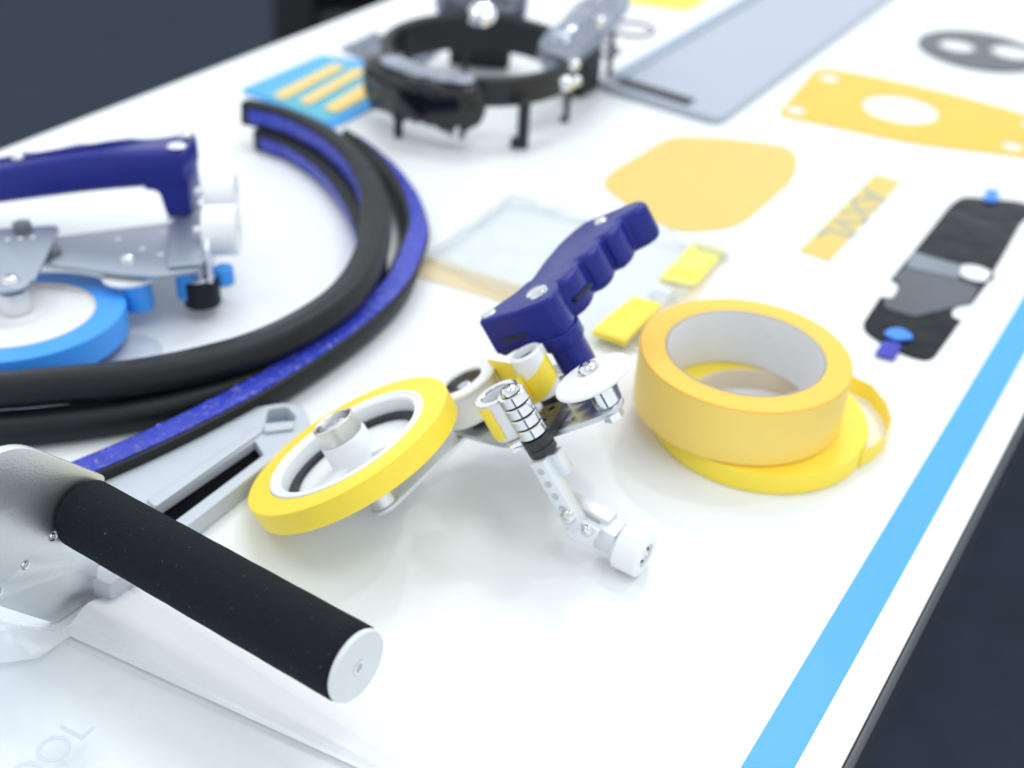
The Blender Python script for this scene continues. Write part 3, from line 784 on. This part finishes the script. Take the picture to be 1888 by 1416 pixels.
tag(gt, "small grey rounded tab peeking out between the blue tape roll and the rubber coil", "plastic tab")

# ================================================================== BLACK RING HOUSING
RC = Vector((*[(-0.4999, 0.7886)][0], 0))
rg = thing("ring_housing", "black plastic ring housing with glossy blocks and thin legs at the back of the table", "ring housing", Matrix.Translation((RC.x, RC.y, 0)))
toCam = math.atan2(-RC.y, -RC.x)
# ring wall with an opening on the left
lathe("ring_wall", ring_prof(.0665, .0745, .0285, .0495, .0015), M['satinblack'], rg, seg=128)
lathe("back_wall", ring_prof(.0645, .0664, .0220, .0488, .0004), M['satinblack'], rg, seg=64, a0=toCam + math.radians(125), a1=toCam + math.radians(245))
smoke = mat("smoky_glossy_plastic", (0.30, 0.33, 0.40), 0.14, 0.7, var=0.5, vscale=60, bump=0.6, bscale=70, bdist=.003)
def arc_block(name, r0, r1, a0, a1, z0, z1, material, teeth=0, seed=0):
    rnd = random.Random(seed)
    bm = bmesh.new(); n = 40; rings = []
    rm, hm = (r0 + r1) / 2, (z0 + z1) / 2
    for i in range(n + 1):
        t = i / n
        a = math.radians(a0 + (a1 - a0) * t) + toCam
        end = min(1, math.sin(math.pi * t) ** .35 + .25)          # rounded ends
        ragged = teeth * noise.noise(Vector((i * .55, seed, 0)))
        c, s_ = math.cos(a), math.sin(a)
        ring = []
        for k in range(16):
            p = 2 * math.pi * k / 16
            u, v = math.cos(p), math.sin(p)
            u = math.copysign(abs(u) ** .55, u); v = math.copysign(abs(v) ** .55, v)
            lump = 1 + .10 * noise.noise(Vector((i * .22, k * .4, seed)))
            rr = rm + (r1 - r0) / 2 * u * end * lump
            zz = hm + (z1 - z0) / 2 * v * end * lump + (ragged if v < -.6 else 0)
            ring.append(bm.verts.new((rr * c, rr * s_, zz)))
        rings.append(ring)
    for P, Q in zip(rings, rings[1:]):
        for j in range(16): bm.faces.new((P[j], P[(j + 1) % 16], Q[(j + 1) % 16], Q[j]))
    bm.faces.new(rings[0]); bm.faces.new(rings[-1][::-1])
    bmesh.ops.recalc_face_normals(bm, faces=bm.faces)
    me = bpy.data.meshes.new(name); bm.to_mesh(me); bm.free()
    return link(name, me, material, rg, 60)
arc_block("front_block", .0670, .0930, -76, 4, .0140, .0500, M['glossblack'], .010, 4)
arc_block("front_cover", .0690, .0885, -58, -2, .0488, .0520, smoke, .0, 6)
# glossy clamp blocks at the back
aw = Vector((RC.x, RC.y, 0)).normalized()
cp = [(-0.4438, 0.8500, 0.0580)][0]
pa, pb = [Vector(p) for p in [(-0.4433, 0.8077, 0.0500), (-0.4548, 0.9117, 0.0620)]]
ln = (pb - pa).length
pod = [(0, -.014)] + [(.017 * math.sin(math.radians(a)), -.014 * math.cos(math.radians(a))) for a in (20, 40, 60, 80)] + [(.0172, 0), (.0165, ln * .3), (.0185, ln * .55), (.0165, ln * .8), (.0150, ln)] + [(.015 * math.cos(math.radians(a)), ln + .012 * math.sin(math.radians(a))) for a in (25, 50, 75)] + [(0, ln + .012)]
lathe("clamp_pod", pod, smoke, rg, axis_frame((pa.x - RC.x, pa.y - RC.y, pa.z), pb - pa), 40)
box("clamp_foot", .022, .030, .036, M['satinblack'], rg, Matrix.Translation((cp[0] - RC.x + aw.x * .02, cp[1] - RC.y + aw.y * .02, .0182)), .004, 3)
box("rear_block", .074, .032, .032, smoke, rg, Matrix.Translation((aw.x * .088, aw.y * .088, .056)) @ Matrix.Rotation(.45, 4, 'Z'), .009, 4)
box("rear_foot", .050, .014, .041, M['satinblack'], rg, Matrix.Translation((aw.x * .090, aw.y * .090, .0207)) @ Matrix.Rotation(.45, 4, 'Z'), .003, 3)
for (x, y, z), r in zip([(-0.3890, 0.7234, 0.0640), (-0.3956, 0.7434, 0.0700), (-0.4070, 0.7976, 0.0840), (-0.3943, 0.7462, 0.0580)], (.0055, .0045, .0045, .004)):
    lathe("clamp_knob", [(0, .006), (r * .5, .0055), (r * .87, .0035), (r, 0), (0, -.002)], M['chrome'], rg, axis_frame((x - RC.x, y - RC.y, z), (.3, -.6, .75)), 24)
x, y, z = [(-0.4852, 0.7648, 0.0860)][0]
lathe("chrome_dome", [(0, .0075), (.005, .0070), (.0088, .0050), (.011, 0), (0, -.002)], M['chrome'], rg, axis_frame((x - RC.x, y - RC.y, z - .006), (.2, -.5, .85)), 40)
def ring_leg(name, px, ztop, zbot, w, hook):
    (x, y) = (px[0] - RC.x, px[1] - RC.y)
    box(name, w, w * .7, ztop - zbot, M['satinblack'], rg, Matrix.Translation((x, y, (ztop + zbot) / 2)) @ Matrix.Rotation(.5, 4, 'Z'), .0008)
    if hook: box("leg_hook", w * 1.0, w * .8, w * .9, M['satinblack'], rg, Matrix.Translation((x - w * .45, y - w * .2, zbot + w * .4)) @ Matrix.Rotation(.5, 4, 'Z'), .0008)

l1_ = [(-0.4315, 0.7423, 0.0365), (-0.4308, 0.8042, 0.0365), (-0.4654, 0.7143, 0.0300), (-0.4970, 0.6815, 0.0300), (-0.4481, 0.9037, 0.0400), (-0.5290, 0.8129, 0.0300)]
for (lx, ly, lz), zb, lw, hk in zip(l1_, (.0002, .0002, .0070, .0100, .0002, .0120), (.0085, .0046, .0040, .0060, .0050, .0045), (1, 1, 0, 0, 0, 0)):
    ring_leg("ring_leg", (lx, ly), lz, zb, lw, hk)

# ================================================================== FLAT SAMPLES ON THE TABLE
def flat(name, pts, th, material, label, cat, z=0.0003, holes=(), rad=0.0, bevel=0.0, smooth=0):
    if rad: pts = rounded(pts, rad)
    if smooth: pts = smooth_loop(pts, smooth)
    cx = sum(p[0] for p in pts) / len(pts); cy = sum(p[1] for p in pts) / len(pts)
    mvm = Matrix.Translation((-cx, -cy, 0))
    o = slab(name, pts, 0, th, material, None, holes, bevel, mvm)
    o.location = (cx, cy, z)
    return tag(o, label, cat), (cx, cy)

# amber plate with holes (runs out of the frame)
pp = [(-0.3222, 1.0484), (-0.2938, 1.0589), (-0.2166, 1.0649), (-0.1483, 1.0590), (-0.1131, 1.0380), (-0.0930, 0.9958), (-0.0982, 0.9641), (-0.1273, 0.9668), (-0.1632, 0.9517), (-0.2047, 0.9360), (-0.2535, 0.9295), (-0.3082, 0.9221)]
hc = [(-0.2332, 1.0003), (-0.3046, 1.0312), (-0.3002, 0.9432), (-0.1380, 1.0371), (-0.1399, 0.9823)]
def wcircle(c, r): return circle(c[0], c[1], r, 36)
flat("amber_plate", rounded(pp, [.012, .03, .1, .05, .02, .02, .02, .03, .1, .1, .1, .012]), .0006, M['amberfilm'], "translucent amber plastic plate with one large centre hole and small corner holes", "plastic plate",
     holes=[wcircle(hc[0], .0300), wcircle(hc[1], .0085), wcircle(hc[2], .0080), wcircle(hc[3], .0080), wcircle(hc[4], .0080)])
sp = [(-0.3571, 0.7282), (-0.3600, 0.7486), (-0.3564, 0.8187), (-0.3509, 0.8349), (-0.3154, 0.8574), (-0.2779, 0.8699), (-0.2660, 0.8581), (-0.2577, 0.8380), (-0.2520, 0.8101), (-0.2529, 0.7337), (-0.2576, 0.7171), (-0.2699, 0.7017), (-0.2820, 0.6922), (-0.2943, 0.6933), (-0.3284, 0.7068), (-0.3490, 0.7181)]
flat("amber_film_sheet", sp, .0004, M['amberpale'], "pale orange many sided film sheet with rounded corners and no holes", "film sheet", rad=.008)
ts = [(-0.2081, 0.8649), (-0.1887, 0.8630), (-0.1877, 0.7137), (-0.2089, 0.7154)]
o, c = flat("amber_label_strip", ts, .0003, M['amberpale'], "narrow pale amber strip with faint grey letters", "film strip")
a0 = ((ts[2][0] + ts[3][0]) / 2, (ts[2][1] + ts[3][1]) / 2); a1 = ((ts[0][0] + ts[1][0]) / 2, (ts[0][1] + ts[1][1]) / 2)
sd = Vector((a1[0] - a0[0], a1[1] - a0[1], 0)); sang = math.atan2(sd.y, sd.x)
me = text_me("AXVL", .0330, .00005, "strip_lettering", .0009)
me.transform(Matrix.Translation((0, 0, .0004)) @ Matrix.Rotation(sang + math.pi, 4, 'Z') @ Matrix.Diagonal((1.15, .82, 1, 1)))
link("strip_lettering", me, M['inky'], o)

# black film with notches
bp = [(-0.1456, 0.8658), (-0.1333, 0.8722), (-0.1076, 0.8850), (-0.0957, 0.8751), (-0.1019, 0.8534), (-0.0991, 0.7813), (-0.0990, 0.7149), (-0.1048, 0.7145), (-0.1064, 0.6982), (-0.1034, 0.6919), (-0.0987, 0.6924), (-0.0997, 0.6412), (-0.1027, 0.6348), (-0.1121, 0.6333), (-0.1306, 0.6385), (-0.1410, 0.6446), (-0.1448, 0.6529), (-0.1467, 0.6898), (-0.1402, 0.6924), (-0.1406, 0.7051), (-0.1435, 0.7130), (-0.1486, 0.7150), (-0.1484, 0.7793), (-0.1490, 0.8468)]
bh = [(-0.1079, 0.7576)]
rr = [.006, .01, .012, .012, .01, .02, 0, .002, .004, .003, 0, .006, .006, .01, .01, .008, .008, 0, .003, .003, .003, 0, .02, .012]
bf, c = flat("black_film_piece", rounded(bp, rr), .0005, M['filmblack'], "long black notched film piece with a round hole and small blue tabs at both ends", "film piece", holes=[wcircle(bh[0], .0115)])
for nm, pl_, m_, th in (("pull_tab", [(-0.1351, 0.8864), (-0.1266, 0.8887), (-0.1229, 0.8696), (-0.1309, 0.8644)], M['bluetab'], .0012), ("pull_tab", [(-0.1310, 0.6455), (-0.1294, 0.6541), (-0.1242, 0.6580), (-0.1177, 0.6555), (-0.1149, 0.6504), (-0.1227, 0.6431)], M['bluetab'], .0014), ("pull_tab", [(-0.1284, 0.6395), (-0.1183, 0.6413), (-0.1168, 0.6229), (-0.1278, 0.6216)], M['indigo'], .0010)):
    slab(nm, rounded(pl_, .002), .0012, .0012 + th, m_, bf, bevel=.0002, mx=Matrix.Translation((-c[0], -c[1], 0)))
fm_ = Matrix.Translation((-c[0], -c[1], 0))
slab("painted_reflection", rounded([(-0.1484, 0.7596), (-0.1176, 0.7607), (-0.1142, 0.7423), (-0.1462, 0.7368)], .002), .00055, .0008, mat("grey_painted_reflection", (0.20, 0.23, 0.28), 0.3, var=0.25, vscale=30), bf, mx=fm_)  # bright reflection band on the black film, put in as flat light grey
slab("painted_reflection", rounded([(-0.1463, 0.7359), (-0.1143, 0.7414), (-0.1010, 0.7380), (-0.0995, 0.7153), (-0.1080, 0.7025), (-0.1225, 0.6790), (-0.1399, 0.6782), (-0.1445, 0.6882), (-0.1394, 0.6930), (-0.1403, 0.7054), (-0.1436, 0.7146), (-0.1479, 0.7172)], .002), .00055, .0007, mat("dark_painted_reflection", (0.075, 0.088, 0.11), 0.3, var=0.35, vscale=24), bf, mx=fm_)  # dimmer reflection across the film's middle, also painted as a flat grey shape
# grey gasket disc
gc = [(-0.2203, 1.1917), (-0.2698, 1.1679), (-0.2409, 1.1910), (-0.1950, 1.2079)]
gr_ = math.hypot(gc[1][0] - gc[0][0], gc[1][1] - gc[0][1])
flat("gasket_disc", circle(gc[0][0], gc[0][1], gr_, 72), .0012, M['gasket'], "dark grey round gasket disc with two holes at the far right", "gasket", holes=[wcircle(gc[2], .0165), wcircle(gc[3], .0190)], bevel=.0003)

# grey panel
gp = thing("grey_tray", "flat grey blue tray with dark slot along its near edge behind the amber plate", "tray", Matrix.Translation((-.39, 1.0, .0003)))
gpi = Matrix.Translation((.39, -1.0, 0))
slab("tray_sheet", rounded([(-.446, .880), (-.335, .872), (-.335, 1.60), (-.446, 1.60)], [.012, .012, .004, .004]), 0, .0060, M['greyp'], gp, bevel=.0010, mx=gpi)
slab("tray_slot", rounded([(-.4330, .8860), (-.3660, .8805), (-.3660, .8960), (-.4330, .9015)], .001), .0061, .0066, M['black'], gp, mx=gpi)
slab("tray_rail", rounded([(-.4450, .8980), (-.4330, .8980), (-.4330, 1.59), (-.4450, 1.59)], .001), .0061, .0075, M['greyd'], gp, bevel=.0004, mx=gpi)
slab("tray_rim", rounded([(-.4640, .8830), (-.4465, .8830), (-.4465, 1.60), (-.4640, 1.60)], .003), 0, .0050, M['paper'], gp, bevel=.001, mx=gpi)

flat("yellow_card", [(-0.5774, 1.1416), (-0.5368, 1.0971), (-0.4792, 1.1136), (-0.4756, 1.1277), (-0.4832, 1.2276)], .0010, M['neon'], "bright neon yellow card at the far edge of the view", "card")
for (x, y, z), rx, lab in zip([(-0.4910, 1.0311, 0.0020), (-0.4822, 0.9633, 0.0020)], (.0190, .0120), ("larger thin dark wire ring beside the black ring housing", "smaller thin dark wire ring nearest the ring housing clamp")):
    me = lathe_me([(rx + .0014 * math.cos(a), .0016 + .0014 * math.sin(a)) for a in [math.radians(45 * i) for i in range(8)]], 48, True, name="wire_ring")
    o = link("wire_ring", me, M['darkred'])
    o.location = (x, y, 0)
    tag(o, lab, "wire ring", "thin wire rings beside the ring housing")
def flat_sheet(name, q, material, label, cat, z, amp, seed, nu=30, nv=24, lift=None, scale=18):
    cx = sum(p[0] for p in q) / 4; cy = sum(p[1] for p in q) / 4
    me = sheet_me(q, nu, nv, z, amp, scale, seed, lift, name=name)
    me.transform(Matrix.Translation((-cx, -cy, 0)))
    o = link(name, me, material, None, 60)
    o.location = (cx, cy, 0)
    return (tag(o, label, cat) if label else o), (cx, cy)
flat_sheet("grey_film_pouch", [(-0.6579, 0.8188), (-0.6619, 0.8697), (-0.5910, 0.8696), (-0.5743, 0.7946)], M['greyfilm'], "small grey film pouch half hidden behind the black ring housing", "film pouch", .0008, .006, 9)
flat_sheet("clear_film_strip", [(-0.3080, 1.0994), (-0.2850, 1.1048), (-0.2959, 1.3492), (-0.3202, 1.3272)], M['haze'], "faint clear film strip between the grey tray and the gasket disc", "film strip", .0004, .0004, 11)
flat_sheet("clear_film_sheet", [(-0.2723, 1.3049), (-0.1890, 1.3433), (-0.2123, 1.5016), (-0.2876, 1.4324)], M['haze'], "faint clear film sheet at the far right corner", "film sheet", .0004, .0004, 13)

# blue card with amber strips
tc = thing("sample_card", "blue sample card with teal film and three amber strips beside the coil end", "sample card", Matrix.Translation((*[(-0.6171, 0.7356)][0], .0003)))
tl_ = tc.location
ti = Matrix.Translation((-tl_.x, -tl_.y, 0))
slab("card_base", rounded([(-0.6561, 0.6954), (-0.6576, 0.7933), (-0.6076, 0.8111), (-0.5591, 0.7845), (-0.5577, 0.6834)], .003), 0, .0025, M['cyan'], tc, bevel=.0004, mx=ti)
slab("teal_film", rounded([(-0.6364, 0.6949), (-0.6436, 0.7845), (-0.6010, 0.7980), (-0.5668, 0.7770), (-0.5654, 0.6849)], .003), .0026, .0031, M['teal'], tc, mx=ti)
for q in ([(-0.6269, 0.6982), (-0.6150, 0.6968), (-0.6225, 0.7811), (-0.6340, 0.7810)], [(-0.6049, 0.7010), (-0.5940, 0.7017), (-0.6031, 0.7849), (-0.6144, 0.7848)], [(-0.5818, 0.7021), (-0.5686, 0.7022), (-0.5741, 0.7906), (-0.5929, 0.7872)]):
    slab("amber_strip", rounded(q, .004), .0032, .0042, M['amber'], tc, bevel=.0003, mx=ti)

# clear sample bag behind the applicator
bg = thing("sample_bag", "clear plastic sample bag with a tan band and yellow tape pieces behind the blue grip", "plastic bag", Matrix.Translation((*[(-0.3056, 0.5919)][0], 0)))
bi = Matrix.Translation((-bg.location.x, -bg.location.y, 0))
me = sheet_me([(-0.3921, 0.5607), (-0.3959, 0.6690), (-0.2412, 0.6866), (-0.2380, 0.5330)], 50, 40, .0012, .0085, 30, 21.0, name="bag_film")
me.transform(bi); link("bag_film", me, M['clear'], bg, 60)
seam = mat_film("bag_seam_film", (0.70, 0.75, 0.77), 0.20, 0.2, 0.5, 60)
for k, qq in enumerate(([(-0.3879, 0.5547), (-0.3916, 0.6617), (-0.3869, 0.6582), (-0.3835, 0.5529)], [(-0.3916, 0.6617), (-0.2386, 0.6792), (-0.2381, 0.6724), (-0.3879, 0.6564)])):
    me = sheet_me(qq, 40, 3, .0016, .0085, 30, 21.0, name="bag_seam")
    me.transform(bi); link("bag_seam", me, seam, bg, 60)
me = sheet_me([(-0.3943, 0.5643), (-0.3065, 0.5710), (-0.2951, 0.5488), (-0.3797, 0.5415)], 30, 6, .0006, .0010, 20, 22.0, name="tan_band")
me.transform(bi); link("tan_band", me, mat_film("pale_tan_band", (0.94, 0.80, 0.52), 0.40), bg, 60)
slab("paper_label", [(-0.2652, 0.6229), (-0.2344, 0.6260), (-0.2305, 0.5474), (-0.2606, 0.5436)], .0004, .0010, M['paper'], bg, mx=bi)
slab("cream_band", [(-0.2592, 0.6818), (-0.2425, 0.6838), (-0.2277, 0.5529), (-0.2416, 0.5494)], .0011, .0018, mat_film("pale_cream_band", (0.93, 0.84, 0.62), 0.5), bg, mx=bi)
slab("yellow_piece", rounded([(-0.2651, 0.6809), (-0.2450, 0.6819), (-0.2411, 0.6274), (-0.2619, 0.6229)], .001), .0019, .0040, M['neon'], bg, bevel=.0003, mx=bi)
me = sheet_me([(-0.2585, 0.5819), (-0.2415, 0.5827), (-0.2421, 0.5407), (-0.2613, 0.5388)], 16, 12, .0075, .0020, 30, 31.0, lift=lambda s, t: -.003 * t * t, th=.0035, name="yellow_piece")
me.transform(bi); link("yellow_piece", me, M['yellow'], bg, 40)
me = text_me("CP", .014, .0001, "label_print")
xy = [(-0.2509, 0.6059), (-0.2520, 0.6286)]
me.transform(bi @ Matrix.Translation((xy[0][0], xy[0][1], .0022)) @ Matrix.Rotation(math.radians(10), 4, 'Z'))
link("label_print", me, M['ink'], bg)
